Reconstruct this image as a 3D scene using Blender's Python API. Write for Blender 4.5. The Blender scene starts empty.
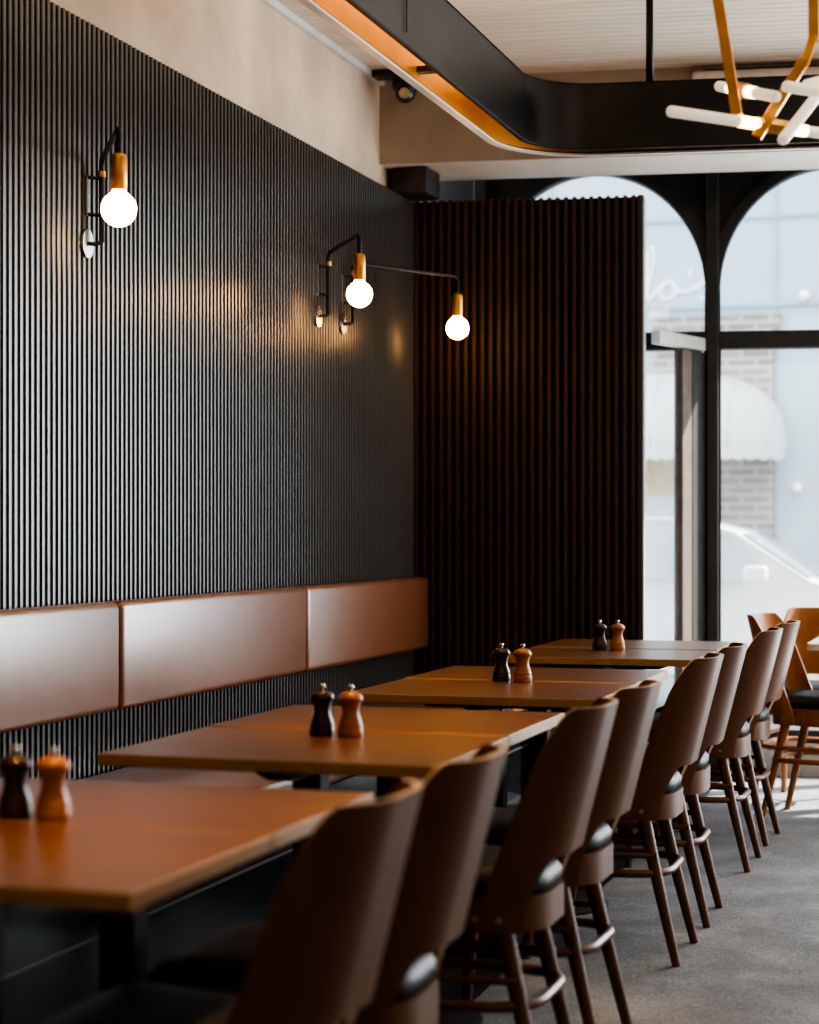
import bpy, bmesh, math, random
from mathutils import Vector, Matrix
random.seed(4)
D = bpy.data
SC = bpy.context.scene
COL = SC.collection
PI = math.pi

# ------------------------------------------------------------------ materials
def lin(c):
    return tuple(((x / 12.92) if x <= 0.04045 else ((x + 0.055) / 1.055) ** 2.4) for x in c)

class NT:
    def __init__(s, name):
        s.m = D.materials.new(name); s.m.use_nodes = True
        s.t = s.m.node_tree; s.n = s.t.nodes; s.n.clear()
        s.out = s.n.new('ShaderNodeOutputMaterial')
    def new(s, typ, **kw):
        n = s.n.new(typ)
        for k, v in kw.items(): setattr(n, k, v)
        return n
    def link(s, a, b): s.t.links.new(a, b)
    def bsdf(s, col=(.5, .5, .5), rough=.5, metal=0, spec=.5, coat=0):
        b = s.new('ShaderNodeBsdfPrincipled')
        b.inputs['Base Color'].default_value = (*col, 1)
        b.inputs['Roughness'].default_value = rough
        b.inputs['Metallic'].default_value = metal
        b.inputs['Specular IOR Level'].default_value = spec
        b.inputs['Coat Weight'].default_value = coat; b.inputs['Coat Roughness'].default_value = .33
        s.link(b.outputs[0], s.out.inputs[0]); s.b = b
        return b
    def coords(s, scale=(1, 1, 1), which='Object', rot=(0, 0, 0)):
        tc = s.new('ShaderNodeTexCoord'); mp = s.new('ShaderNodeMapping')
        mp.inputs['Scale'].default_value = scale; mp.inputs['Rotation'].default_value = rot
        s.link(tc.outputs[which], mp.inputs[0]); return mp.outputs[0]
    def noise(s, vec, scale=5, detail=4, rough=.55):
        n = s.new('ShaderNodeTexNoise'); n.inputs['Scale'].default_value = scale
        n.inputs['Detail'].default_value = detail; n.inputs['Roughness'].default_value = rough
        s.link(vec, n.inputs['Vector']); return n.outputs[0]
    def ramp(s, fac, stops):
        r = s.new('ShaderNodeValToRGB'); e = r.color_ramp.elements
        while len(e) < len(stops): e.new(.5)
        for q, (p, c) in zip(e, stops): q.position = p; q.color = (*c, 1)
        s.link(fac, r.inputs[0]); return r.outputs[0]
    def bump(s, h, strength=.2, dist=.002):
        b = s.new('ShaderNodeBump'); b.inputs['Strength'].default_value = strength
        b.inputs['Distance'].default_value = dist
        s.link(h, b.inputs['Height']); s.link(b.outputs[0], s.b.inputs['Normal'])

def plain(name, col, rough=.5, metal=0, spec=.5, var=.12, scale=14, bump=0, coat=0):
    t = NT(name); t.bsdf(col, rough, metal, spec, coat)
    f = t.noise(t.coords(), scale)
    lo = tuple(x * (1 - var) for x in col); hi = tuple(min(1, x * (1 + var)) for x in col)
    t.link(t.ramp(f, [(.3, lo), (.7, hi)]), t.b.inputs['Base Color'])
    if bump: t.bump(f, bump, .003)
    return t.m

def wood(name, a, b, rough=.42, scale=(3, 40, 40), spec=.5, coat=0):
    t = NT(name); t.bsdf(a, rough, 0, spec, coat)
    v = t.coords(scale)
    f = t.noise(v, 1.2, 7, .62)
    f2 = t.noise(t.coords((scale[0] * .4, scale[1] * .12, scale[2] * .12)), 1.5, 3)
    mx = t.new('ShaderNodeMath', operation='MULTIPLY_ADD')
    mx.inputs[1].default_value = .6; t.link(f, mx.inputs[0])
    m2 = t.new('ShaderNodeMath', operation='MULTIPLY'); m2.inputs[1].default_value = .4
    t.link(f2, m2.inputs[0]); t.link(m2.outputs[0], mx.inputs[2])
    t.link(t.ramp(mx.outputs[0], [(.3, a), (.72, b)]), t.b.inputs['Base Color'])
    t.bump(f, .06, .001)
    return t.m

def emit(name, col, strength, base=None):
    t = NT(name)
    e = t.new('ShaderNodeEmission'); e.inputs[0].default_value = (*col, 1); e.inputs[1].default_value = strength
    t.link(e.outputs[0], t.out.inputs[0]); return t.m

def glass(name, tint=(.95, .97, .97), haze=0.0):
    t = NT(name)
    tr = t.new('ShaderNodeBsdfTransparent'); tr.inputs[0].default_value = (*tint, 1)
    gl = t.new('ShaderNodeBsdfGlossy'); gl.inputs['Roughness'].default_value = .03
    fr = t.new('ShaderNodeFresnel'); fr.inputs[0].default_value = 1.35
    mx = t.new('ShaderNodeMixShader')
    t.link(fr.outputs[0], mx.inputs[0]); t.link(tr.outputs[0], mx.inputs[1]); t.link(gl.outputs[0], mx.inputs[2])
    if haze:                                      # glare haze put into the glass as a patchy translucent mix
        d = t.new('ShaderNodeBsdfTranslucent'); d.inputs[0].default_value = (.85, .9, .95, 1)
        m2 = t.new('ShaderNodeMixShader')
        nz = t.noise(t.coords(), 3, 4)
        mm = t.new('ShaderNodeMath', operation='MULTIPLY'); mm.inputs[1].default_value = haze * 2
        t.link(nz, mm.inputs[0]); t.link(mm.outputs[0], m2.inputs[0])
        t.link(mx.outputs[0], m2.inputs[1]); t.link(d.outputs[0], m2.inputs[2])
        t.link(m2.outputs[0], t.out.inputs[0])
    else:
        t.link(mx.outputs[0], t.out.inputs[0])
    return t.m

M = {}
M['slat'] = plain('charcoal_slat', (.042, .042, .039), .31, 0, 1.0, .12, 6)
M['slat_back'] = plain('black_backing', (.006, .006, .006), .8)
M['screen_slat'] = wood('dark_walnut_slat', (.038, .014, .008), (.070, .026, .014), .5, (30, 30, 2))
M['plaster'] = plain('warm_plaster', (.62, .52, .42), .85, 0, .3, .22, 2.2, .25)
M['beam'] = plain('beam_plaster', (.40, .34, .28), .85, 0, .3, .2, 2.5, .25)
M['soffit'] = plain('white_soffit', (.72, .68, .62), .8, 0, .3, .08, 3)
M['ceil_board'] = wood('pale_ceiling_board', (.58, .50, .42), (.78, .71, .62), .6, (1.2, 22, 22))
M['black_metal'] = plain('black_steel', (.010, .010, .010), .5, .0, .35, .3)
M['duct'] = plain('gunmetal_sheet', (.028, .028, .028), .32, .55, .5, .25, 3)
M['lip'] = plain('pale_steel_lip', (.72, .72, .70), .4, .1, .5, .1, 5)
M['gold'] = plain('golden_liner', (.70, .33, .07), .35, .6, .5, .25, 2)
M['brass'] = plain('aged_brass', (.62, .33, .10), .32, .9, .5, .15, 20)
M['frame'] = plain('dark_painted_frame', (.030, .032, .031), .55, 0, .5, .2)
M['jamb'] = plain('brown_jamb', (.16, .12, .095), .5, 0, .5, .15)
M['pale_alu'] = plain('pale_aluminium', (.62, .65, .67), .45, .1, .5, .1)
M['plinth'] = plain('window_plinth', (.34, .35, .34), .6)
M['glass'] = glass('clear_glass', haze=.05)
M['leather'] = plain('tan_leather', (.21, .078, .030), .34, 0, .9, .10, 9, .03, 1.0)
M['bench'] = plain('gloss_black_panel', (.006, .007, .008), .14, 0, .45, .2)
M['trimline'] = plain('steel_trim', (.13, .13, .13), .4, .9)
M['veneer'] = wood('brown_veneer', (.110, .039, .006), (.19, .070, .012), .37, (1.6, 26, 10), .4, .55)
M['oak_edge'] = wood('oak_edge', (.36, .21, .09), (.46, .28, .13), .45, (4, 30, 30))
M['chairwood'] = wood('beech_stained', (.105, .041, .016), (.17, .070, .028), .42, (30, 30, 2.2))
M['chairleg'] = wood('leg_stained', (.10, .042, .018), (.155, .068, .030), .38, (30, 30, 3))
M['plyedge'] = plain('ply_edge', (.62, .50, .38), .5)
M['cushion'] = plain('black_leather_seat', (.020, .024, .027), .52, 0, .4, .2, 20)
M['screw'] = plain('steel_screw', (.6, .6, .6), .3, .9)
M['mill_dark'] = wood('dark_mill_wood', (.030, .013, .008), (.055, .024, .014), .25, (12, 12, 3))
M['mill_light'] = wood('light_mill_wood', (.34, .135, .045), (.46, .20, .075), .28, (12, 12, 3))
M['silver'] = plain('polished_steel', (.7, .68, .64), .2, .95)
M['bulb'] = emit('warm_bulb', (1.0, .50, .17), 26)
M['tube'] = None
M['camshell'] = plain('camera_black', (.012, .012, .012), .3)
M['lens'] = plain('camera_lens', (.05, .05, .055), .06, .3)
M['whiteplastic'] = plain('white_diffuser', (.7, .66, .6), .5)
M['tabletop_glare'] = plain('glare_tabletop', (.8, .8, .8), .35)  # white stands in for glare on the tabletop

def tube_mat():
    t = NT('frosted_tube'); b = t.bsdf((.85, .82, .76), .35)
    b.inputs['Emission Color'].default_value = (1, .86, .68, 1); b.inputs['Emission Strength'].default_value = .28
    f = t.noise(t.coords((8, 8, 8)), 2); t.bump(f, .05, .001)
    return t.m
M['tube'] = tube_mat()
M['tube_hot'] = emit('glowing_tube_end', (1, .66, .34), 5)

def floor_mat():
    t = NT('floor_mat'); b = t.bsdf((.1, .1, .1), .9, 0, .25)
    tc = t.new('ShaderNodeTexCoord'); sx = t.new('ShaderNodeSeparateXYZ'); t.link(tc.outputs['Object'], sx.inputs[0])
    # grey flecked carpet
    v = t.coords((1, 1, 1))
    f1 = t.noise(v, 95, 6, .85); f2 = t.noise(v, 5, 3); f3 = t.noise(t.coords((18, 60, 1)), 1.5, 4, .7)
    a = t.new('ShaderNodeMath', operation='MULTIPLY_ADD'); a.inputs[1].default_value = .62
    t.link(f1, a.inputs[0])
    c = t.new('ShaderNodeMath', operation='MULTIPLY'); c.inputs[1].default_value = .2; t.link(f2, c.inputs[0])
    d = t.new('ShaderNodeMath', operation='MULTIPLY_ADD'); d.inputs[1].default_value = .2
    t.link(f3, d.inputs[0]); t.link(c.outputs[0], d.inputs[2]); t.link(d.outputs[0], a.inputs[2])
    carpet = t.ramp(a.outputs[0], [(.36, (.08, .083, .088)), (.52, (.21, .22, .235)), (.66, (.46, .48, .50))])
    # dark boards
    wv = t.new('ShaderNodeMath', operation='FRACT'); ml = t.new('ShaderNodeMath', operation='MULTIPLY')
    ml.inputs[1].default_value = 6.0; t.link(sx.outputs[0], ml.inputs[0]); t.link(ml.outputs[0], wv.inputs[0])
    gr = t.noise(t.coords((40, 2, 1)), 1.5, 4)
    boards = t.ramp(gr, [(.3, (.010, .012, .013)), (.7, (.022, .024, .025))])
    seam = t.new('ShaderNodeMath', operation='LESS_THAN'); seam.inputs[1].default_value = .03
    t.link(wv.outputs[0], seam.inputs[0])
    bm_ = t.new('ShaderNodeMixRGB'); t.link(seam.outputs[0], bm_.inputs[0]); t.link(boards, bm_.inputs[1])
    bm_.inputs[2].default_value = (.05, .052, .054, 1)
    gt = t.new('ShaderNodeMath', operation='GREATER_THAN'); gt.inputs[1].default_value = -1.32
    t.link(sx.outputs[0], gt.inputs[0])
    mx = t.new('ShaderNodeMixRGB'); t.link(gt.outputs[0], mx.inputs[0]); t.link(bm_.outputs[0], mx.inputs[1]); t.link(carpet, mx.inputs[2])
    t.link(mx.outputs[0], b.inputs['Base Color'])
    rg = t.new('ShaderNodeMapRange'); rg.inputs[3].default_value = .4; rg.inputs[4].default_value = .95
    t.link(gt.outputs[0], rg.inputs[0]); t.link(rg.outputs[0], b.inputs['Roughness'])
    bs = t.new('ShaderNodeMath', operation='MULTIPLY'); t.link(f1, bs.inputs[0]); t.link(gt.outputs[0], bs.inputs[1])
    t.bump(bs.outputs[0], .6, .006)
    return t.m
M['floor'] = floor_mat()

def brick_mat():
    t = NT('pale_brick'); b = t.bsdf((.5, .45, .4), .85, 0, .2)
    br = t.new('ShaderNodeTexBrick')
    br.inputs['Color1'].default_value = (.27, .225, .195, 1); br.inputs['Color2'].default_value = (.20, .175, .16, 1)
    br.inputs['Mortar'].default_value = (.38, .35, .33, 1); br.inputs['Scale'].default_value = 1
    br.inputs['Brick Width'].default_value = .27; br.inputs['Row Height'].default_value = .085; br.inputs['Mortar Size'].default_value = .014
    t.link(t.coords((1, 1, 1), 'Object', (PI / 2, 0, 0)), br.inputs['Vector'])
    t.link(br.outputs[0], b.inputs['Base Color']); return t.m
M['brick'] = brick_mat()
M['bluewall'] = plain('pale_blue_render', (.36, .44, .485), .8, 0, .2, .04, 2)
M['bluetrim'] = plain('pale_blue_trim', (.30, .375, .42), .8, 0, .2, .04, 2)
M['awning'] = plain('white_canvas', (.50, .50, .49), .8, 0, .2, .04, 4)
M['signwhite'] = plain('sign_white', (.72, .74, .74), .6, 0, .2, .02)
M['ochre'] = plain('ochre_header', (.55, .42, .2), .7)
M['shopglass'] = plain('shop_glass', (.42, .47, .5), .1, 0, .5, .2, 1)
M['carwhite'] = plain('car_white', (.60, .61, .62), .25, 0, .5, .02, 2, 0, .4)
M['carglass'] = plain('car_glass', (.30, .34, .36), .08, 0, .6, .2, 2)
M['tyre'] = plain('tyre', (.04, .04, .04), .8)
M['street'] = plain('street_asphalt', (.30, .30, .30), .9, 0, .2, .15, 8)
M['pavement'] = plain('pavement', (.4, .4, .39), .9, 0, .2, .1, 5)
M['lampglobe'] = plain('lamp_globe', (.9, .88, .84), .3)
M['red'] = plain('red_poster', (.6, .1, .08), .6)

# ------------------------------------------------------------------ mesh helpers
def BM(): return bmesh.new()

def add_box(bm, x0, x1, y0, y1, z0, z1, mi=0, rot=None, piv=None):
    vs = [bm.verts.new((x, y, z)) for x in (x0, x1) for y in (y0, y1) for z in (z0, z1)]
    fs = [(0, 1, 3, 2), (4, 6, 7, 5), (0, 4, 5, 1), (2, 3, 7, 6), (0, 2, 6, 4), (1, 5, 7, 3)]
    out = []
    for f in fs:
        q = bm.faces.new([vs[i] for i in f]); q.material_index = mi; out.append(q)
    if rot is not None:
        bmesh.ops.transform(bm, matrix=rot, verts=vs)
    return vs, out

def bev(bm, w, seg=2, edges=None):
    bmesh.ops.bevel(bm, geom=list(edges or bm.edges), offset=w, segments=seg, profile=.5, affect='EDGES')

def frame_at(d):
    d = d.normalized()
    up = Vector((0, 0, 1)) if abs(d.z) < .95 else Vector((1, 0, 0))
    a = d.cross(up).normalized(); b = d.cross(a).normalized()
    return a, b

def add_tube(bm, pts, r, seg=12, closed=False, caps=True, mi=0):
    pts = [Vector(p) for p in pts]; n = len(pts)
    rs = r if isinstance(r, (list, tuple)) else [r] * n
    rings = []; a = None
    for i, p in enumerate(pts):
        if closed: d = pts[(i + 1) % n] - pts[i - 1]
        else: d = pts[min(i + 1, n - 1)] - pts[max(i - 1, 0)]
        d.normalize()
        if a is None: a, b = frame_at(d)
        else:
            a = (a - d * a.dot(d)).normalized(); b = d.cross(a).normalized()
        rings.append([bm.verts.new(p + (a * math.cos(2 * PI * k / seg) + b * math.sin(2 * PI * k / seg)) * rs[i]) for k in range(seg)])
    m = n if closed else n - 1
    for i in range(m):
        A, B = rings[i], rings[(i + 1) % n]
        for k in range(seg):
            f = bm.faces.new((A[k], A[(k + 1) % seg], B[(k + 1) % seg], B[k])); f.smooth = True; f.material_index = mi
    if caps and not closed:
        for R_ in (rings[0], rings[-1]):
            f = bm.faces.new(R_); f.material_index = mi
    return rings

def add_lathe(bm, prof, seg=24, c=(0, 0, 0), mi=0):
    rings = []
    for r, z in prof:
        if r < 1e-5: rings.append([bm.verts.new((c[0], c[1], c[2] + z))])
        else: rings.append([bm.verts.new((c[0] + r * math.cos(2 * PI * k / seg), c[1] + r * math.sin(2 * PI * k / seg), c[2] + z)) for k in range(seg)])
    for A, B in zip(rings, rings[1:]):
        for k in range(seg):
            k2 = (k + 1) % seg
            if len(A) == 1 and len(B) == 1: continue
            if len(A) == 1: f = bm.faces.new((A[0], B[k2], B[k]))
            elif len(B) == 1: f = bm.faces.new((A[k], A[k2], B[0]))
            else: f = bm.faces.new((A[k], A[k2], B[k2], B[k]))
            f.smooth = True; f.material_index = mi
    if len(rings[0]) > 1: bm.faces.new(rings[0][::-1]).material_index = mi
    if len(rings[-1]) > 1: bm.faces.new(rings[-1]).material_index = mi

def add_prism(bm, poly, z0, z1, mi=0):
    A = [bm.verts.new((x, y, z0)) for x, y in poly]; B = [bm.verts.new((x, y, z1)) for x, y in poly]
    n = len(poly)
    bm.faces.new(A[::-1]).material_index = mi; bm.faces.new(B).material_index = mi
    for i in range(n):
        bm.faces.new((A[i], A[(i + 1) % n], B[(i + 1) % n], B[i])).material_index = mi
    return A, B

def obj(name, bm, mats, parent=None, loc=(0, 0, 0), rotz=0, smooth=None):
    bmesh.ops.recalc_face_normals(bm, faces=bm.faces)
    me = D.meshes.new(name); bm.to_mesh(me); bm.free()
    o = D.objects.new(name, me)
    for m in (mats if isinstance(mats, (list, tuple)) else [mats]): me.materials.append(m)
    COL.objects.link(o)
    o.location = loc; o.rotation_euler = (0, 0, rotz)
    if parent: o.parent = parent
    if smooth is not None:
        for p in me.polygons: p.use_smooth = True
        try: me.set_sharp_from_angle(angle=smooth)
        except Exception: pass
    return o

def thing(name, label, cat, loc=(0, 0, 0), rotz=0, group=None):
    o = D.objects.new(name, None); COL.objects.link(o)
    o.empty_display_size = .1
    o.location = loc; o.rotation_euler = (0, 0, rotz)
    o['label'] = label; o['category'] = cat
    if group: o['group'] = group
    return o

def tag(o, label, cat, group=None, kind=None):
    o['label'] = label; o['category'] = cat
    if group: o['group'] = group
    if kind: o['kind'] = kind
    return o

def struct(o, label=None, cat=None):
    o['kind'] = 'structure'
    if label: o['label'] = label
    if cat: o['category'] = cat
    return o

def dup(root, loc, rotz, label, group=None):
    r = root.copy(); COL.objects.link(r); r.location = loc; r.rotation_euler = (0, 0, rotz); r['label'] = label
    if group: r['group'] = group
    for ch in list(root.children):
        c = ch.copy(); COL.objects.link(c); c.parent = r
        for g in list(ch.children):
            d = g.copy(); COL.objects.link(d); d.parent = c
    return r

# ------------------------------------------------------------------ setting
WX = -2.75           # front face of the slat cladding
PX = -2.83           # plaster wall plane above it
CZ = 3.357           # ceiling height
SK = 0.138           # the street front is not square to the side wall
def front(x, y0): return y0 + (x - WX) * math.tan(SK)

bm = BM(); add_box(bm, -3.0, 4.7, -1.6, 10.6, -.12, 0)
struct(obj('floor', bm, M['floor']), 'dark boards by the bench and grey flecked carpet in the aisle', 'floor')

# plastered side wall
bm = BM(); add_box(bm, -3.0, PX, -1.6, 9.0, 0, CZ + .05)
wl = struct(obj('wall_left', bm, M['plaster']), 'warm beige plaster side wall behind the dark slat cladding', 'wall')
# slat cladding on it
bm = BM(); add_box(bm, PX, WX - .022, -1.5, 9.2, 0, 2.822)
obj('slat_backing', bm, M['slat_back'], wl)
bm = BM()
y = -1.48
while y < 8.83:
    n0 = len(bm.verts)
    w, x0, x1 = .0195, WX - .024, WX
    pr = [(x0, y), (x1 - .003, y), (x1 - .0006, y + .002), (x1, y + w / 2), (x1 - .0006, y + w - .002), (x1 - .003, y + w), (x0, y + w)]
    add_prism(bm, pr, .02, 2.82)
    y += .0332
obj('slat_cladding', bm, M['slat'], wl)

bm = BM(); add_box(bm, WX - .0215, WX - .0008, 8.8318, 8.862, .02, 2.82)  # added strip, blocks light leaking through the corner gap
struct(obj('leak_blocker', bm, M['slat_back']), 'added black strip blocking the light leak between slat cladding and slat screen', 'trim')
# right and back walls close the room out of view
bm = BM(); add_box(bm, 4.5, 4.7, -1.6, 10.6, 0, CZ + .05)
struct(obj('wall_right', bm, M['plaster']), 'plain plaster wall on the far right of the room', 'wall')
bm = BM(); add_box(bm, -2.83, 4.5, -1.6, -1.4, 0, CZ + .05)
struct(obj('wall_back', bm, M['plaster']), 'plain plaster wall behind the viewpoint', 'wall')

# ceiling of narrow boards
rotf = Matrix.Translation((WX, 8.62, 0)) @ Matrix.Rotation(SK, 4, 'Z') @ Matrix.Translation((-WX, -8.62, 0))
bm = BM(); add_box(bm, -3.0, 4.7, -1.6, 10.6, CZ + .022, CZ + .1, 1)
yy = -3.0
while yy < 9.6:
    add_box(bm, -3.6, 5.6, yy, yy + .062, CZ, CZ + .02, 0, rotf)
    yy += .068
# trim what pokes outside the room
for co, no in (((-2.99, 0, 0), (-1, 0, 0)), ((4.69, 0, 0), (1, 0, 0)), ((0, -1.59, 0), (0, -1, 0)), ((0, 10.59, 0), (0, 1, 0))):
    g = list(bm.verts) + list(bm.edges) + list(bm.faces)
    bmesh.ops.bisect_plane(bm, geom=g, plane_co=co, plane_no=no, clear_outer=True)
struct(obj('ceiling', bm, [M['ceil_board'], M['slat_back']]), 'ceiling of narrow pale timber boards', 'ceiling')
bm = BM(); add_box(bm, PX, PX + .025, -1.4, 8.55, CZ - .03, CZ)
struct(obj('trim_1', bm, M['pale_alu']), 'thin grey strip where the plaster wall meets the boards', 'trim')

# plastered cross beam in front of the windows
bm = BM()
b0, b1 = 8.55, 9.02
poly = [(PX, front(PX, b0)), (4.5, front(4.5, b0)), (4.5, front(4.5, b1)), (PX, front(PX, b1))]
A, B = add_prism(bm, poly, 2.955, CZ)
for f in bm.faces:
    if all(abs(v.co.z - 2.955) < 1e-4 for v in f.verts): f.material_index = 1
struct(obj('trim_2', bm, [M['beam'], M['soffit']]), 'plastered cross beam with pale underside in front of the arched windows', 'beam')

# black steel block on the top of the slat screen
bm = BM(); add_box(bm, PX + .03, -2.625, 8.63, 8.85, 2.828, 2.954); bev(bm, .004, 1)
struct(obj('trim_3', bm, plain('weathered_black_block', (.03, .03, .028), .5, 0, .5, .8, 9)), 'black weathered block under the beam on top of the slat screen', 'block')

# slat screen
t = thing('slat_screen', 'tall dark slatted timber screen standing between the last table and the shop window', 'screen', (WX + .001, 8.835, 0), SK)
L = 1.107
bm = BM(); add_box(bm, .0, L - .03, .032, .05, .02, 2.822)
obj('backing_panel', bm, M['slat_back'], t)
bm = BM(); x = .0015
while x < L - .03:
    add_box(bm, x, x + .0185, 0, .032, .09, 2.826); x += .0404
obj('slat', bm, M['screen_slat'], t)
t.children[-1].name = 'slat_row'
bm = BM(); add_box(bm, L - .028, L, -.004, .16, 0, 2.826); bev(bm, .003, 1)
obj('end_post', bm, M['frame'], t)
bm = BM(); add_box(bm, L, L + .006, .0, .16, .01, 2.822)  # pale colour stands in for window light on the end face
obj('lit_edge_strip', bm, M['pale_alu'], t)
bm = BM(); add_box(bm, .0, L - .03, -.005, .05, 0, .09)
obj('skirting', bm, M['black_metal'], t)

# ---------------- arched shop windows : local x along the street front
FY = 9.60; FX = -1.412
def fl(u): return (FX + u * math.cos(SK), FY + u * math.sin(SK))
PIT = 1.18; MW = .062; ZT0, ZT1 = 2.135, 2.225; SPR = 2.43; TOP = 3.33; APX = 3.045
R = (PIT - MW) / 2
def arch_pts(cx, rx, rz, n=28):
    return [(cx + rx * math.cos(PI - PI * k / n), SPR + rz * math.sin(PI - PI * k / n)) for k in range(n + 1)]
def window(i, u0):
    x, y = fl(u0)
    t = thing('window_%d' % i, 'arched window bay %d with dark frame and tall pane below the transom' % i, 'window', (x, y, 0), SK)
    t['kind'] = 'structure'
    t['label'] = WLAB[i]
    c = PIT / 2
    # spandrel above the arch
    bm = BM()
    pts = arch_pts(c, R, APX - SPR)
    for yy in (0.0, .05):
        for a, b in zip(pts, pts[1:]):
            vs = [bm.verts.new((a[0], yy, a[1])), bm.verts.new((b[0], yy, b[1])), bm.verts.new((b[0], yy, TOP)), bm.verts.new((a[0], yy, TOP))]
            bm.faces.new(vs)
    bmesh.ops.remove_doubles(bm, verts=bm.verts, dist=1e-5)
    obj('spandrel', bm, M['frame'], t)
    # arch moulding
    bm = BM()
    ro = [(-.045, -.026), (.006, -.026), (.010, -.01), (.010, .06), (-.03, .06)]
    prev = None
    for k in range(41):
        a = PI - PI * k / 40
        ring = [bm.verts.new((c + (R + .002 - d) * math.cos(a), yy, SPR + (APX - SPR - d) * math.sin(a))) for d, yy in ro]
        if prev:
            for q in range(5): bm.faces.new((prev[q], prev[(q + 1) % 5], ring[(q + 1) % 5], ring[q]))
        prev = ring
    for sx in (0, 1):
        xx = MW / 2 - .003 if sx == 0 else PIT - MW / 2 - .009
        add_box(bm, xx, xx + .012, -.022, .07, ZT1, SPR)
    obj('arch_moulding', bm, M['frame'], t)
    bm = BM(); add_box(bm, MW / 2, PIT - MW / 2, -.03, .075, ZT0, ZT1); bev(bm, .006, 1)
    obj('transom', bm, M['frame'], t)
    bm = BM(); add_box(bm, -MW / 2, MW / 2, -.045, .09, 0, TOP); bev(bm, .006, 1)
    add_box(bm, -MW / 2 - .012, MW / 2 + .012, -.02, .06, 0, ZT0)
    obj('mullion', bm, M['frame'], t)
    bm = BM(); add_box(bm, MW / 2, PIT - MW / 2, -.05, .09, 0, .18)
    obj('plinth', bm, M['plinth'], t)
    bm = BM(); add_box(bm, MW / 2, PIT - MW / 2, -.02, .06, .18, .225)
    obj('bottom_rail', bm, M['frame'], t)
    bm = BM()
    vs = [bm.verts.new((p[0], .02, p[1])) for p in arch_pts(c, R, APX - SPR)] + [bm.verts.new((PIT - MW / 2, .02, ZT1)), bm.verts.new((MW / 2, .02, ZT1))]
    bm.faces.new(vs)
    obj('arch_pane', bm, M['glass'], t)
    bm = BM()
    bm.faces.new([bm.verts.new(p) for p in ((MW / 2, .02, .225), (PIT - MW / 2, .02, .225), (PIT - MW / 2, .02, ZT0), (MW / 2, .02, ZT0))])
    obj('lower_pane', bm, M['glass'], t)
WLAB = {1: 'dark framed arched window half hidden behind the slat screen', 2: 'dark framed arched window beside the far right chairs'}
for k in range(3, 8):
    WLAB[k] = 'arched street window number %d from the slat screen, right of the picture' % k
window(1, -PIT); window(2, 0)
for k in range(4): window(3 + k, PIT * (1 + k))
# end wall pieces of the street front
bm = BM()
xa, ya = fl(-PIT - .03)
add_prism(bm, [(-3.0, ya - .06), (xa, ya - .02), (xa, ya + .1), (-3.0, ya + .1)], 0, CZ + .05)
struct(obj('wall_front', bm, M['frame']), 'dark painted end of the street front', 'wall')
bm = BM()
xa, ya = fl(-PIT - .3); xb, yb = fl(PIT * 5 + .3)
add_prism(bm, [(xa, ya + .002), (xb, yb + .002), (xb, yb + .09), (xa, ya + .09)], TOP, CZ + .06)
xe, ye = fl(PIT * 5 - .03)
add_prism(bm, [(xe, ye), (4.7, ye), (4.7, ye + .1), (xe, ye + .1)], 0, CZ + .05)
struct(obj('wall_front', bm, M['frame']), 'dark head panel above the arched windows', 'wall')

# glazed return between mullion and screen end
x1, y1 = FX - .05, FY - .03
x0, y0 = WX + 1.135 * math.cos(SK) + .01, 8.83 + 1.135 * math.sin(SK) + .13
ln = math.hypot(x1 - x0, y1 - y0); an = math.atan2(y1 - y0, x1 - x0)
t = thing('door_1', 'glazed side screen of the entry between slat screen and window mullion', 'door', (x0, y0, 0), an)
t['kind'] = 'structure'
bm = BM(); add_box(bm, .0, ln, -.025, .025, 2.125, 2.19); bev(bm, .004, 1)
obj('top_rail', bm, M['pale_alu'], t)
bm = BM(); add_box(bm, ln - .24, ln - .14, -.02, .03, 0, 2.12); bev(bm, .004, 1)
obj('jamb', bm, M['jamb'], t)
bm = BM(); add_box(bm, ln - .14, ln + .02, -.022, .03, 0, 2.12); bev(bm, .004, 1)
obj('stile', bm, M['frame'], t)
bm = BM(); add_box(bm, 0, ln - .24, -.02, .02, 0, .12)
obj('bottom_rail', bm, M['pale_alu'], t)
bm = BM(); bm.faces.new([bm.verts.new(p) for p in ((0, 0, .12), (ln - .24, 0, .12), (ln - .24, 0, 2.105), (0, 0, 2.105))])
obj('glass_pane', bm, M['glass'], t)

# ---------------- suspended black channel
def offset_path(d):
    # centre line: along +y at x=-1.82, fillet, then along the skewed street direction
    xi = -1.82; yi = 7.33; r = .34
    dirx = Vector((math.cos(SK), math.sin(SK), 0))
    turn = PI / 2 - SK
    tl = r * math.tan(turn / 2)
    corner = Vector((xi, yi, 0))
    p0 = corner + Vector((0, -tl, 0)); cen = p0 + Vector((r, 0, 0))
    pts = [(Vector((xi, -1.2, 0)), Vector((1, 0, 0))), (Vector((xi, 3, 0)), Vector((1, 0, 0)))]
    for k in range(13):
        a = turn * k / 12
        nrm = Vector((math.cos(a), -math.sin(a), 0))       # towards the inside of the bend
        pts.append((cen - nrm * r, nrm))
    endp = pts[-1][0] + dirx * 5.4
    pts.append((endp, pts[-1][1]))
    return [p + n * d for p, n in pts]
def sweep(bm, prof, mi=0):
    # prof: closed list of (offset towards inside, z)
    cols = [offset_path(d) for d, z in prof]
    n = len(cols[0]); prev = None
    for i in range(n):
        ring = [bm.verts.new((cols[k][i].x, cols[k][i].y, prof[k][1])) for k in range(len(prof))]
        if prev:
            for q in range(len(prof)):
                f = bm.faces.new((prev[q], prev[(q + 1) % len(prof)], ring[(q + 1) % len(prof)], ring[q])); f.material_index = mi; f.smooth = True
        else: bm.faces.new(ring).material_index = mi
        prev = ring
    bm.faces.new(prev).material_index = mi
def rectp(a, b, z0, z1): return [(a, z0), (b, z0), (b, z1), (a, z1)]
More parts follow.
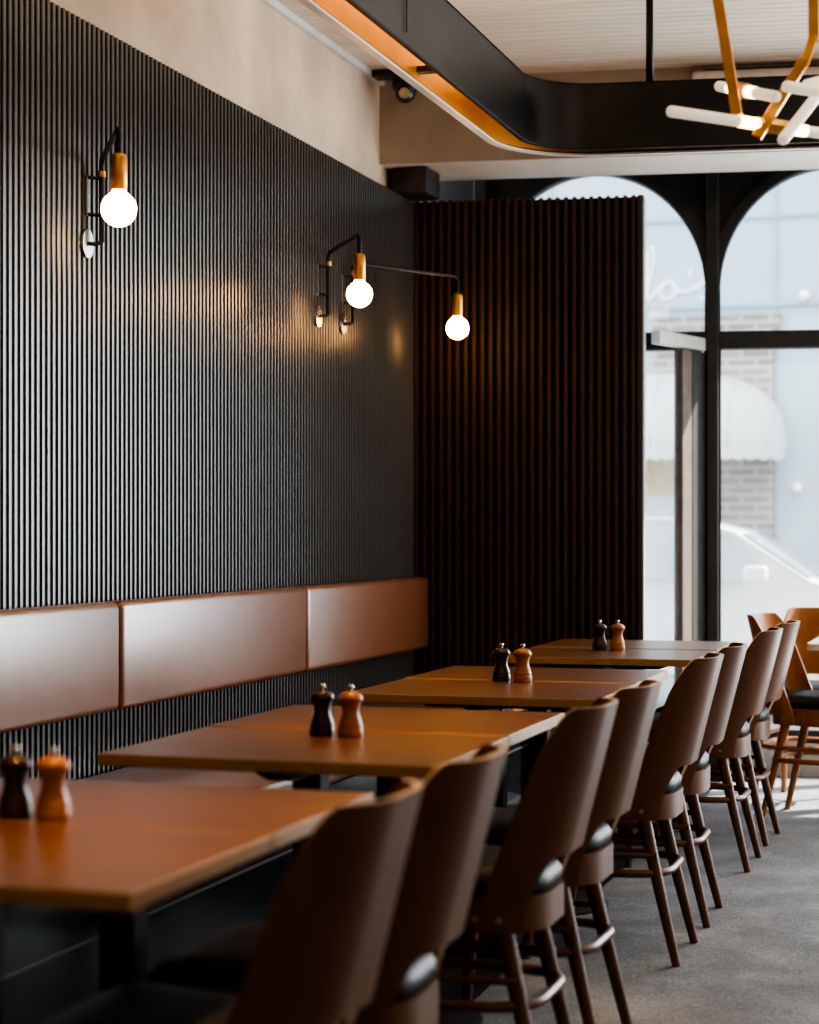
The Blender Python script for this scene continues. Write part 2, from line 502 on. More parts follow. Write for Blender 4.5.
cz0, cz1 = 2.72, 2.972
t = thing('ceiling_channel', 'black suspended sheet metal channel with golden inside, turning a rounded corner', 'channel', (0, 0, 0))
bm = BM(); sweep(bm, rectp(.052, .060, cz0, cz1)); obj('inner_fascia', bm, M['duct'], t, smooth=.5)
bm = BM(); sweep(bm, rectp(-.066, -.060, cz0, cz1)); obj('outer_fascia', bm, M['duct'], t, smooth=.5)
bm = BM(); sweep(bm, rectp(-.059, -.055, cz0 + .006, cz1 - .01)); obj('golden_liner', bm, M['gold'], t, smooth=.5)
bm = BM(); sweep(bm, rectp(-.066, .060, cz1 - .006, cz1)); obj('top_plate', bm, M['duct'], t, smooth=.5)
bm = BM(); sweep(bm, rectp(-.080, -.052, cz0 - .008, cz0)); obj('bottom_lip', bm, M['lip'], t, smooth=.5)
bm = BM(); sweep(bm, rectp(.046, .062, cz0 - .007, cz0)); obj('inner_edge', bm, M['black_metal'], t, smooth=.5)
bm = BM(); add_box(bm, -1.875, -1.80, 6.05, 6.09, cz0 + .03, cz0 + .05); obj('inner_clip', bm, M['black_metal'], t)

# rods it hangs from
def hang_rod(x, y, r, lab, z0=cz1, nm='rod'):
    t = thing('hanging_' + nm, lab, nm, (x, y, z0), 0)
    bm = BM(); add_tube(bm, [(0, 0, 0), (0, 0, CZ - z0)], r, 12); obj(nm, bm, M['black_metal'], t)
    bm = BM(); add_lathe(bm, [(r * 2.2, CZ - z0 - .03), (r * 2.2, CZ - z0 - .0005)], 16, (0, 0, 0)); obj('ceiling_cup', bm, M['black_metal'], t)
hang_rod(-1.335, 7.40, .0145, 'thick black rod hanging the metal channel from the board ceiling')
hang_rod(-1.7545, 5.56, .002, 'thin dark wire running down the face of the black channel', cz0 + .03, 'wire')

# ---------------- security camera on the ceiling
t = thing('security_camera', 'black dome security camera under the ceiling near the beam corner', 'camera', (-2.655, 8.40, CZ))
bm = BM(); add_box(bm, -.17, .05, -.05, .05, -.03, 0); bev(bm, .005, 1); obj('mount_plate', bm, M['camshell'], t)
bm = BM(); add_lathe(bm, [(.045, -.03), (.062, -.045), (.065, -.08), (.052, -.10)], 24); obj('housing', bm, M['camshell'], t, smooth=.6)
bm = BM(); bmesh.ops.create_uvsphere(bm, u_segments=20, v_segments=12, radius=.05, matrix=Matrix.Translation((.0, -.01, -.105))); obj('dome', bm, M['lens'], t, smooth=1)
bm = BM(); add_tube(bm, [(.012, -.05, -.115), (.018, -.085, -.127)], .024, 16); o = obj('lens', bm, M['silver'], t); o['label'] = 'round bright lens'

# pale linear lamps on the beam
def linlamp(x0, x1, yb, z, h, d, lab):
    t = thing('linear_lamp', lab, 'lamp', (x0, front(x0, yb), z), SK)
    bm = BM(); add_box(bm, 0, x1 - x0, -d, -.001, -h / 2, h / 2); bev(bm, min(h, d) * .42, 3); obj('diffuser', bm, M['whiteplastic'], t, smooth=.6)
    bm = BM(); add_box(bm, .05, x1 - x0 - .05, -d * .4, .0, -h / 2 - .001, h / 2 + .012); obj('mount_rail', bm, M['black_metal'], t)
linlamp(-1.38, 1.4, 8.55, 3.30, .05, .07, 'upper pale linear lamp high on the beam below the boards')
linlamp(-1.36, 1.4, 8.55, 2.975, .03, .05, 'lower slim white linear lamp along the bottom edge of the beam')

# ------------------------------------------------------------------ banquette
t = thing('banquette_bench', 'long built-in bench with brown leather seat and gloss black front under the tables', 'bench', (-2.4, 4, 0))
SF = -2.13
bm = BM(); add_box(bm, WX - 0 + .002 + 2.4, SF + 2.4, -2.6, 4.80, .375, .452)
bev(bm, .022, 4); obj('seat', bm, M['leather'], t, smooth=.7)
bm = BM(); add_box(bm, WX + .01 + 2.4, SF - .012 + 2.4, -2.6, 4.79, .0, .375); obj('front_panel', bm, M['bench'], t)
bm = BM(); add_box(bm, SF - .012 + 2.4, SF - .004 + 2.4, -2.6, 4.79, .216, .221); obj('trim_line', bm, M['trimline'], t)

seams = [2.09, 3.755, 5.425, 7.092, 8.77]
BL = {0: 'brown leather backrest panel nearest the camera, left of the picture edge',
      1: 'tan leather backrest panel at the left edge, below the first lamp',
      2: 'tan leather backrest panel in the middle of the wall between two seams',
      3: 'tan leather backrest panel at the far end beside the dark slat screen'}
for i in range(4):
    y0, y1 = seams[i] + .004, seams[i + 1] - .004
    t = thing('backrest_panel', BL[i], 'backrest', (WX, (y0 + y1) / 2, .656), 0, 'leather backrest panels along the slat wall')
    h = (y1 - y0) / 2
    bm = BM(); add_box(bm, .012, .10, -h, h, 0, .342)
    bev(bm, .024, 5)
    obj('padded_leather', bm, M['leather'], t, smooth=.8)
    bm = BM(); add_box(bm, .0005, .02, -h + .03, h - .03, .03, .31); obj('backing_board', bm, M['black_metal'], t)

# ------------------------------------------------------------------ tables
TC = -1.458; TW = .748; TZ = .75; TT = .026
def make_table(ln):
    t = thing('dining_table', '', 'table', (0, 0, 0), 0)
    bm = BM(); add_box(bm, -TW / 2, TW / 2, -ln / 2 + .002, ln / 2 - .002, TZ - TT, TZ)
    bev(bm, .0018, 1)
    bm.faces.ensure_lookup_table()
    for f in bm.faces:
        f.material_index = 1 if abs(f.normal.z) < .5 else 0
    bmesh.ops.recalc_face_normals(bm, faces=bm.faces)
    for f in bm.faces: f.material_index = 0 if abs(f.normal.z) > .8 else 1
    obj('tabletop', bm, [M['veneer'], M['oak_edge']], t)
    # spider plate under the top, tapered arms
    bm = BM()
    z1 = TZ - TT - .0005
    for ax in (0, 1):
        hl = .27 if ax == 0 else ln / 2 - .04
        w = .03
        prof = [(-hl, z1), (hl, z1), (hl, z1 - .006), (hl - .07, z1 - .03), (-hl + .07, z1 - .03), (-hl, z1 - .006)]
        vs = []
        for s in (-w, w):
            vs.append([bm.verts.new((p, s, z)) if ax == 0 else bm.verts.new((s, p, z)) for p, z in prof])
        bm.faces.new(vs[0]); bm.faces.new(vs[1])
        for k in range(6): bm.faces.new((vs[0][k], vs[0][(k + 1) % 6], vs[1][(k + 1) % 6], vs[1][k]))
    obj('support_arms', bm, M['black_metal'], t)
    bm = BM(); add_box(bm, -.0325, .0325, -.0325, .0325, .02, z1 - .028); bev(bm, .004, 2)
    obj('post', bm, M['black_metal'], t)
    bm = BM(); add_lathe(bm, [(.225, 0), (.225, .008), (.21, .014), (.06, .026), (.05, .03), (0, .03)], 40); obj('base_plate', bm, M['black_metal'], t, smooth=.6)
    return t
tabs = [(2.242, .500, 2, [('nearest brown table at the lower left, in front of the nearest mills', ), ('brown table holding the nearest pair of mills, second from the camera',)]),
        (3.63, .583, 2, [('front table of the second pair from the camera, holding two mills',), ('rear table of the second pair from the camera, behind its mills',)]),
        (5.205, .575, 2, [('front table of the third pair from the camera, mills at its rear edge',), ('rear table of the third pair from the camera, just behind its mills',)]),
        (6.905, .585, 2, [('front table of the far pair, with two mills against the slat screen',), ('last brown table, empty, right before the slat screen',)])]
for y0, ln, n, labs in tabs:
    proto = make_table(ln)
    for k in range(n):
        loc = (TC, y0 + ln * (k + .5) + .0 * k, 0)
        if k == 0: proto.location = loc; proto['label'] = labs[0][0]; proto['group'] = 'paired dining tables along the bench'
        else: dup(proto, loc, 0, labs[k][0], 'paired dining tables along the bench').scale = (1, 1, 1 if y0 < 3 else 1.003)   # stands a touch higher

# ------------------------------------------------------------------ chairs (local +x is the way the sitter faces)
def plan(s, xr, w, r=.115):
    """U-shaped plan of the shell: arc length s from the rear centre."""
    sg = 1 if s >= 0 else -1; a = abs(s); fl_ = w - r; arc = r * PI / 2
    if a < fl_: return (xr, sg * a)
    if a < fl_ + arc:
        th = (a - fl_) / r
        return (xr + r * (1 - math.cos(th)), sg * (fl_ + r * math.sin(th)))
    return (xr + r + (a - fl_ - arc), sg * w)
SEAT_R = -.215
def xrear(h): return SEAT_R - .012 - .255 * max(0, h - .46) if h > .46 else SEAT_R - .012
def wid(h): return .170 - .012 * min(1, max(0, (h - .42) / .44))
def sm(x): x = min(1, max(0, x)); return x * x * (3 - 2 * x)
def make_chair():
    t = thing('dining_chair', '', 'chair')
    # --- bent plywood shell
    NS, NV = 104, 22; SMAX = .262
    SA, SB, HB = .148, .206, .765
    def topx(a):
        if a <= SA: return .862
        if a >= SB: return HB - (HB - .405) * (a - SB) / (SMAX - SB)
        q = (a - SA) / (SB - SA)           # rounded shoulder
        m1 = -(HB - .405) / (SMAX - SB) * (SB - SA)
        return .862 * (2 * q ** 3 - 3 * q * q + 1) + HB * (-2 * q ** 3 + 3 * q * q) + m1 * (q ** 3 - q * q) * .45
    def low(a):
        if a < .116: return .555
        p = min(1, (a - .116) / .05)
        return .555 - .15 * p ** 2.3
    bm = BM(); th = .0055; rowsO = []; rowsI = []
    for i in range(NS + 1):
        s = -SMAX + 2 * SMAX * i / NS; a = abs(s)
        lo, hi = low(a), max(low(a) + .002, topx(a))
        co, ci = [], []
        for j in range(NV + 1):
            h = lo + (hi - lo) * j / NV
            x, y_ = plan(s, xrear(h), wid(h))
            xa_, ya_ = plan(s - .002, xrear(h), wid(h)); xb_, yb_ = plan(s + .002, xrear(h), wid(h))
            tx, ty = xb_ - xa_, yb_ - ya_; l_ = math.hypot(tx, ty) or 1
            nx, ny = ty / l_, -tx / l_      # points inward or outward, sorted below
            if (nx * (0 - x) + ny * (0 - y_)) < 0: nx, ny = -nx, -ny
            co.append(bm.verts.new((x - nx * th, y_ - ny * th, h))); ci.append(bm.verts.new((x + nx * th, y_ + ny * th, h)))
        rowsO.append(co); rowsI.append(ci)
    def q(a, b, c, d, mi):
        f = bm.faces.new((a, b, c, d)); f.material_index = mi; f.smooth = True
    for i in range(NS):
        for j in range(NV):
            q(rowsO[i][j], rowsO[i + 1][j], rowsO[i + 1][j + 1], rowsO[i][j + 1], 0)
            q(rowsI[i][j], rowsI[i][j + 1], rowsI[i + 1][j + 1], rowsI[i + 1][j], 0)
        q(rowsO[i][NV], rowsO[i + 1][NV], rowsI[i + 1][NV], rowsI[i][NV], 1)
        q(rowsO[i][0], rowsI[i][0], rowsI[i + 1][0], rowsO[i + 1][0], 1)
    for i in (0, NS):
        for j in range(NV): q(rowsO[i][j], rowsO[i][j + 1], rowsI[i][j + 1], rowsI[i][j], 1)
    obj('back_shell', bm, [M['chairwood'], M['plyedge']], t, smooth=.9)
    # --- seat outline
    def outline(inset, n=14):
        P_ = []
        for i in range(-n, n + 1):
            s = .245 * i / n
            x, y_ = plan(s, SEAT_R + inset, .164 - inset, .112)
            P_.append((x, y_))
        # widen towards the front, round front corners
        fr = .215 - inset; fw = .212 - inset; rc = .05
        out = []
        for k in range(7):
            a = PI / 2 * k / 6
            out.append((fr - rc + rc * math.sin(a), fw - rc + rc * math.cos(a)))
        P_ += out
        P_ += [(x, -y_) for x, y_ in out[::-1]]
        return P_
    bm = BM(); add_prism(bm, outline(0), .403, .474); 
    bmesh.ops.bevel(bm, geom=[e for e in bm.edges if abs(e.verts[0].co.z - e.verts[1].co.z) < 1e-5], offset=.006, segments=2, affect='EDGES')
    obj('seat_rail', bm, M['chairwood'], t, smooth=.6)
    bm = BM(); rings = []
    for ins, z in ((.014, .4735), (.004, .486), (.004, .503), (.014, .519), (.036, .530), (.08, .536), (.13, .538)):
        o_ = outline(0); c = (0.0, 0.0); k = 1 - ins / .2
        rings.append([bm.verts.new((x * k, y_ * k, z)) for x, y_ in o_])
    for A_, B_ in zip(rings, rings[1:]):
        for k in range(len(A_)): 
            f = bm.faces.new((A_[k], A_[(k + 1) % len(A_)], B_[(k + 1) % len(A_)], B_[k])); f.smooth = True
    bm.faces.new(rings[-1]); bm.faces.new(rings[0][::-1])
    obj('cushion', bm, M['cushion'], t, smooth=.9)
    # --- legs
    for x0, y0, x1, y1 in ((-.135, .135, -.232, .160), (-.135, -.135, -.232, -.160), (.155, .165, .195, .192), (.155, -.165, .195, -.192)):
        bm = BM(); add_tube(bm, [(x1, y1, 0), (x1 + (x0 - x1) * .5, y1 + (y0 - y1) * .5, .2), (x0, y0, .406)], [.0125, .0165, .020], 16)
        obj('leg', bm, M['chairleg'], t, smooth=.9)
    # --- bentwood foot ring outside the legs and two side rails
    zz = .255; pts = []
    hx0, hx1, hy, rc = -.203, .196, .178, .11
    for cx, cy, a0 in ((hx1 - rc, hy - rc, 0), (hx0 + rc, hy - rc, PI / 2), (hx0 + rc, -hy + rc, PI), (hx1 - rc, -hy + rc, 1.5 * PI)):
        for k in range(9):
            a = a0 + PI / 2 * k / 8; pts.append((cx + rc * math.cos(a), cy + rc * math.sin(a), zz))
    bm = BM(); add_tube(bm, pts, .0115, 10, closed=True); obj('foot_ring', bm, M['chairleg'], t, smooth=.9)
    for y_ in (-.152, .152):
        bm = BM(); add_tube(bm, [(-.175, y_, .305), (.175, y_ * 1.14, .305)], .009, 10); obj('side_stretcher', bm, M['chairleg'], t, smooth=.9)
    for sy in (-1, 1):
        for x, z in ((-.135, .432), (-.085, .432)):
            bm = BM(); y_ = sy * (wid(.432) + .0056)
            add_tube(bm, [(x, y_, z), (x, y_ + sy * .002, z)], .0065, 12); obj('screw', bm, M['screw'], t)
    return t
chair = make_chair()
G1 = 'dining chairs along the aisle side of the tables'
cl = [(2.48, 0, 'nearest brown plywood chair, cut by the bottom edge of the picture'),
      (2.955, 1, 'second chair from the camera, close behind the nearest chair'),
      (3.895, 0, 'third chair from the camera, beside the front table of the second pair'),
      (4.425, -1, 'fourth chair from the camera, partly hidden behind the third'),
      (5.465, 0, 'fifth chair from the camera, beside the third pair of tables'),
      (6.005, 1, 'sixth chair from the camera, tucked in behind the fifth'),
      (7.005, 0, 'seventh chair from the camera, beside the far pair of tables'),
      (7.60, -1, 'last chair of the aisle row, farthest from the camera')]
for i, (y, a, lab) in enumerate(cl):
    loc = (-.87 - .243, y, 0); rz = PI + math.radians(a * 1.5)
    if i == 0: chair.location = loc; chair.rotation_euler = (0, 0, rz); chair['label'] = lab; chair['group'] = G1
    else: dup(chair, loc, rz, lab, G1)
G2 = 'chairs around the white table by the window'
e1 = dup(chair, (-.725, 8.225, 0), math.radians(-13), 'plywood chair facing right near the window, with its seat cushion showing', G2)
e2 = dup(chair, (-.86, 8.74, 0), math.radians(-97), 'orange lit chair behind the glare-white table, its back to the window', G2)

M['chairwood_lit'] = wood('beech_lit', (.30, .115, .030), (.46, .19, .06), .42, (30, 30, 2.2))
for e in (e1, e2):                       # same chairs, sunlight put into a lighter, more orange wood colour
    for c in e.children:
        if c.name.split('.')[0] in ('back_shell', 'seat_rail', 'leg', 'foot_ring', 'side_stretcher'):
            c.material_slots[0].link = 'OBJECT'; c.material_slots[0].material = M['chairwood_lit']
# small table by the window, its top coloured pale by glare
t = thing('side_table', 'table with its top coloured pale by glare at the right edge in front of the window', 'table', (-.375, 8.39, 0), 0)
bm = BM(); add_box(bm, -.42, .42, -.34, .34, .722, .75); bev(bm, .05, 5, [e for e in bm.edges if abs(e.verts[0].co.z - e.verts[1].co.z) > .01]); obj('tabletop', bm, M['tabletop_glare'], t, smooth=.5)
bm = BM(); add_box(bm, -.0325, .0325, -.0325, .0325, .02, .722); obj('post', bm, M['black_metal'], t)
bm = BM(); add_lathe(bm, [(.22, 0), (.22, .008), (.06, .026), (0, .028)], 32); obj('base_plate', bm, M['black_metal'], t, smooth=.6)

# ------------------------------------------------------------------ mills
def mscale(bm): bmesh.ops.scale(bm, vec=(.90, .90, .835), verts=bm.verts)
def make_mill(mat):
    t = thing('pepper_mill', '', 'mill')
    bm = BM(); add_lathe(bm, [(.0315, 0), (.0325, .004), (.0325, .022), (.030, .027), (.0315, .031), (.0285, .042), (.0232, .058), (.0215, .070), (.0225, .082), (.026, .092), (.0265, .094)], 32)
    mscale(bm); obj('body', bm, mat, t, smooth=.6)
    bm = BM(); add_lathe(bm, [(.0255, .0945), (.0305, .099), (.0315, .106), (.029, .114), (.021, .121), (.010, .125), (0, .126)], 32)
    mscale(bm); obj('cap', bm, mat, t, smooth=.8)
    bm = BM(); add_lathe(bm, [(.004, .125), (.004, .129), (.0075, .131), (.0085, .136), (.0075, .141), (.003, .1435), (0, .1435)], 16)
    mscale(bm); obj('knob', bm, M['silver'], t, smooth=.8)
    return t
md, mlt = make_mill(M['mill_dark']), make_mill(M['mill_light'])
mp = [((-1.548, 2.775), (-1.478, 2.774), 'on the nearest table at the left edge'),
      ((-1.502, 4.112), (-1.428, 4.10), 'on the second pair of tables'),
      ((-1.509, 5.767), (-1.436, 5.75), 'on the third pair of tables'),
      ((-1.532, 7.39), (-1.462, 7.40), 'on the far table before the slat screen')]
for i, (a, b, where) in enumerate(mp):
    for proto, p, nm in ((md, a, 'dark brown turned wooden mill ' + where), (mlt, b, 'light brown turned wooden mill ' + where)):
        if i == 0: proto.location = (*p, TZ); proto['label'] = nm; proto['group'] = 'salt and pepper mills on the tables'
        else: dup(proto, (*p, TZ), i * .7, nm, 'salt and pepper mills on the tables')

# ------------------------------------------------------------------ wall lamps
def wall_lamp(y, tip, lab):
    """rod stands 5 cm off the slats, arm swings to tip (dx, dy)"""
    t = thing('wall_lamp', lab, 'lamp', (WX, y, 2.10), 0, 'swing arm wall lamps on the slat wall')
    rx = .037; zt = .286        # rod top above base of lamp
    bm = BM()
    bmesh.ops.create_cone(bm, cap_ends=True, segments=32, radius1=.046, radius2=.046, depth=.008, matrix=Matrix.Translation((.005, -.035, .02)) @ Matrix.Diagonal((1, .8, 1, 1)) @ Matrix.Rotation(PI / 2, 4, 'Y'))
    rose = obj('wall_rose', bm, M['silver'], t, smooth=.6)
    bm = BM(); add_tube(bm, [(.008, -.035, .02), (.025, -.02, .02), (rx, 0, .028)], .007, 10); obj('rose_stub', bm, M['black_metal'], t, smooth=.8)
    bm = BM(); add_box(bm, .0005, .008, -.044, -.026, .105, .235); obj('mount_plate', bm, M['silver'], t)
    for z in (.112, .228):
        bm = BM(); add_tube(bm, [(.004, -.035, z), (rx, 0, z)], .0055, 8)
        obj('bracket_arm', bm, M['black_metal'], t, smooth=.8)
    bm = BM()
    L_ = math.hypot(*tip); ux, uy = tip[0] / L_, tip[1] / L_
    pts = [(rx, 0, .028), (rx, 0, .15), (rx, 0, zt - .03)]
    for k in range(1, 6):
        a = PI / 2 * k / 5; d = .03 * (1 - math.cos(a)); pts.append((rx + ux * d, uy * d, zt - .03 + .03 * math.sin(a)))
    pts += [(rx + ux * (L_ * .5), uy * L_ * .5, zt), (rx + ux * (L_ - .03), uy * (L_ - .03), zt)]
    for k in range(1, 6):
        a = PI / 2 * k / 5; d = L_ - .03 + .03 * math.sin(a); pts.append((rx + ux * d, uy * d, zt - .03 + .03 * math.cos(a)))
    pts.append((rx + tip[0], tip[1], zt - .085))
    add_tube(bm, pts, .0085, 12); obj('swing_arm', bm, M['black_metal'], t, smooth=.9)
    bm = BM(); add_tube(bm, [(rx, 0, .232), (rx, 0, .25)], .0135, 14); obj('collar', bm, M['brass'], t, smooth=.8)
    c = (rx + tip[0], tip[1], 0)
    bm = BM(); add_lathe(bm, [(.012, .212), (.021, .206), (.0245, .196), (.0245, .108), (.022, .104), (0, .104)][::-1], 24, c); obj('socket', bm, M['brass'], t, smooth=.7)
    bm = BM(); R_ = .0515; zc = .05; prof = [(0, zc - R_)]
    for k in range(1, 15):
        a = -PI / 2 + (PI * .86) * k / 14; prof.append((R_ * math.cos(a), zc + R_ * math.sin(a)))
    prof += [(.0205, .1035), (0, .1037)]
    add_lathe(bm, prof, 32, c); obj('bulb', bm, M['bulb'], t, smooth=1.0)
wall_lamp(5.41, (.268, -.425), 'leftmost wall lamp with glowing globe on a black swing arm')
wall_lamp(7.505, (.289, -.44), 'middle wall lamp with its arm swung towards the camera')
wall_lamp(7.82, (.313, .56), 'right wall lamp with its long arm swung towards the slat screen')

# ------------------------------------------------------------------ brass chandelier
t = thing('chandelier', 'brass chandelier of crossing flat bars and frosted glass tubes at the top right', 'chandelier', (0.35, 4.55, 2.3))
O = Vector(t.location)
def bar(p, q, w, d, name, mat, tw=0):
    p, q = Vector(p) - O, Vector(q) - O; dr = q - p; ln_ = dr.length
    bm = BM(); add_box(bm, -w / 2, w / 2, -d / 2, d / 2, 0, ln_); bev(bm, min(w, d) * .15, 1)
    rot = Vector((0, 0, 1)).rotation_difference(dr.normalized()).to_matrix().to_4x4() @ Matrix.Rotation(tw, 4, 'Z')
    bmesh.ops.transform(bm, matrix=Matrix.Translation(p) @ rot, verts=bm.verts)
    return obj(name, bm, mat, t)
def gtube(p, q, r=.0135, hot=0):
    p, q = Vector(p) - O, Vector(q) - O
    d = (q - p).normalized()
    bm = BM(); add_tube(bm, [p, p + d * .003, p + d * .01, q - d * .01, q - d * .003, q], [r * .6, r * .9, r, r, r * .9, r * .6], 16)
    o = obj('glass_tube', bm, M['tube'], t, smooth=.8)
    return o
# two long bars from the ceiling, one elbow, tubes in brass clamps
bar((-.80, 4.585, CZ), (-.621, 4.626, 2.225), .026, .012, 'hanging_bar', M['brass'], .5)
bar((-.452, 4.70, CZ), (-.444, 4.682, 2.40), .024, .012, 'hanging_bar', M['brass'], .3)
bar((-.444, 4.682, 2.42), (-.468, 4.675, 2.345), .022, .014, 'elbow_bar', M['brass'], .3)
bar((-.464, 4.675, 2.362), (-.577, 4.64, 2.172), .026, .012, 'slanted_bar', M['brass'], .6)
def clamp(p, q, r=.019):
    p, q = Vector(p) - O, Vector(q) - O
    bm = BM(); add_tube(bm, [p, q], r, 8); obj('tube_clamp', bm, M['brass'], t, smooth=.4)
def hot(p, q, r=.0143):
    p, q = Vector(p) - O, Vector(q) - O
    bm = BM(); add_tube(bm, [p, q], r, 14); obj('lit_tube_end', bm, M['tube_hot'], t, smooth=.7)
def lamp_line(a, b, f0, f1, h=.055):
    """tube a-b with a clamp between fractions f0 and f1, lit next to the clamp"""
    a, b = Vector(a), Vector(b); L_ = (b - a).length
    P_ = lambda f: tuple(a + (b - a) * f)
    gtube(P_(0), P_(f0)); gtube(P_(f1), P_(1)); clamp(P_(f0), P_(f1))
    hot(P_(f0 - h / L_), P_(f0 - .001)); hot(P_(f1 + .001), P_(f1 + h / L_))
lamp_line((-.764, 4.477, 2.215), (-.36, 4.84, 2.197), .47, .63)
lamp_line((-.694, 4.813, 2.344), (-.517, 4.554, 2.248), .33, .53, .04)
lamp_line((-.502, 4.559, 2.274), (-.22, 4.85, 2.266), .62, .8)
lamp_line((-.501, 4.507, 2.133), (-.335, 4.95, 2.49), .62, .74, .03)
lamp_line((-.478, 4.777, 2.322), (-.18, 4.86, 2.40), .5, .66)
bm = BM(); add_lathe(bm, [(.0, CZ - 2.3 - .022), (.11, CZ - 2.3 - .022), (.115, CZ - 2.3 - .012), (.115, CZ - 2.3 - .0005), (0, CZ - 2.3 - .0005)], 32, (-.755 - .35 + .15, .1, 0))
obj('ceiling_plate', bm, M['brass'], t, smooth=.6)

# ------------------------------------------------------------------ the street outside
GZ = -.14
bm = BM(); add_box(bm, -25, 25, 12.0, 40, GZ - .1, GZ); struct(obj('ground', bm, M['street']), 'pale sunlit street outside the window', 'street')
bm = BM(); add_box(bm, -25, 25, 10.62, 12.0, GZ - .1, -.02); struct(obj('ground', bm, M['pavement']), 'pale pavement just outside the window', 'pavement')
BY = 17.95
t = thing('shop_building', 'pale blue shop building with a brick pier across the street', 'building', (-2.5, BY, GZ))
ox, oz = 2.5, -GZ
bm = BM(); add_box(bm, -12, 14, .02, 4, 0, 5.6); obj('facade', bm, M['bluewall'], t)
bm = BM(); add_box(bm, -3.19 + ox, -2.07 + ox, -.05, .03, 0, 3.17 + oz); add_box(bm, -3.2 + ox, -2.0 + ox, -.06, .03, 3.12 + oz, 3.24 + oz); obj('brick_pier', bm, M['brick'], t)
bm = BM()
for x in (-4.2, -2.05, -1.55, -.9): add_box(bm, x + ox - .012, x + ox + .012, -.01, .03, 0, 5.6)
for z in (4.15, 3.32): add_box(bm, -12, 14, -.015, .03, z + oz, z + oz + .03)
obj('joint_strips', bm, M['bluetrim'], t)
bm = BM(); add_box(bm, -5.2 + ox, -2.62 + ox, -.09, .0, 1.55 + oz, 1.92 + oz); obj('shop_header', bm, M['ochre'], t)
bm = BM(); add_box(bm, -5.2 + ox, -2.72 + ox, -.07, .0, .3 + oz, 1.55 + oz); w = obj('shop_window', bm, M['shopglass'], t)
bm = BM(); add_box(bm, -2.74 + ox, -2.66 + ox, -.10, .0, .0 + oz, 1.55 + oz); add_box(bm, -3.9 + ox, -3.84 + ox, -.10, .0, .3 + oz, 1.55 + oz); add_box(bm, -5.2 + ox, -2.66 + ox, -.10, 0, .22 + oz, .3 + oz); obj('window_frame', bm, M['signwhite'], w)
bm = BM(); add_box(bm, -3.16 + ox, -3.05 + ox, -.075, -.06, 1.02 + oz, 1.42 + oz); obj('poster', bm, M['signwhite'], w)
bm = BM(); add_box(bm, -3.15 + ox, -3.09 + ox, -.08, -.06, 1.30 + oz, 1.36 + oz); add_box(bm, -3.13 + ox, -3.07 + ox, -.08, -.06, 1.08 + oz, 1.13 + oz); obj('poster_print', bm, M['red'], w)

# lettering of the shop sign
t = thing('shop_sign', 'white handwritten shop lettering on the pale blue building', 'sign', (-3.0, BY + .01, 3.4))
def stroke(bm, pts, r=.018):
    P_ = []
    p = [Vector((x + 3.0, 0, z - 3.4)) for x, z in pts]
    for i in range(len(p) - 1):          # Catmull-Rom
        a, b, c, d = p[max(i - 1, 0)], p[i], p[i + 1], p[min(i + 2, len(p) - 1)]
        for k in range(6):
            u = k / 6
            P_.append(.5 * ((2 * b) + (c - a) * u + (2 * a - 5 * b + 4 * c - d) * u * u + (-a + 3 * b - 3 * c + d) * u ** 3))
    P_.append(p[-1]); add_tube(bm, P_, r, 8)
def letter(strokes):
    bm = BM()
    for s in strokes: stroke(bm, s)
    obj('letter', bm, M['signwhite'], t, smooth=.9)
letter([[(-3.30, 3.42), (-3.24, 3.62), (-3.20, 3.82), (-3.215, 3.92), (-3.25, 3.85), (-3.27, 3.6), (-3.25, 3.43), (-3.20, 3.46)]])
letter([[(-3.20, 3.46), (-3.14, 3.54), (-3.06, 3.585), (-3.0, 3.57), (-3.06, 3.585), (-3.125, 3.53), (-3.135, 3.45), (-3.08, 3.42), (-3.01, 3.45), (-2.985, 3.52), (-3.02, 3.575), (-3.0, 3.52), (-2.93, 3.485), (-2.83, 3.505), (-2.76, 3.55)]])
letter([[(-2.855, 3.70), (-2.845, 3.665), (-2.86, 3.63)]])
letter([[(-2.80, 3.50), (-2.74, 3.56), (-2.70, 3.62), (-2.70, 3.54), (-2.67, 3.47), (-2.70, 3.415), (-2.76, 3.42)]])
cu = D.curves.new('small_letters', 'FONT'); cu.body = 'ed'; cu.size = .19; cu.extrude = .006; cu.offset = .004; cu.align_x = 'LEFT'
to = D.objects.new('small_letters', cu); COL.objects.link(to)
dg = bpy.context.evaluated_depsgraph_get(); me = D.meshes.new_from_object(to.evaluated_get(dg)); D.objects.remove(to)
me.materials.clear(); me.materials.append(M['signwhite'])
o = D.objects.new('small_lettering', me); COL.objects.link(o); o.parent = t
o.location = (-.245, -.005, -.165); o.rotation_euler = (PI / 2, 0, 0)

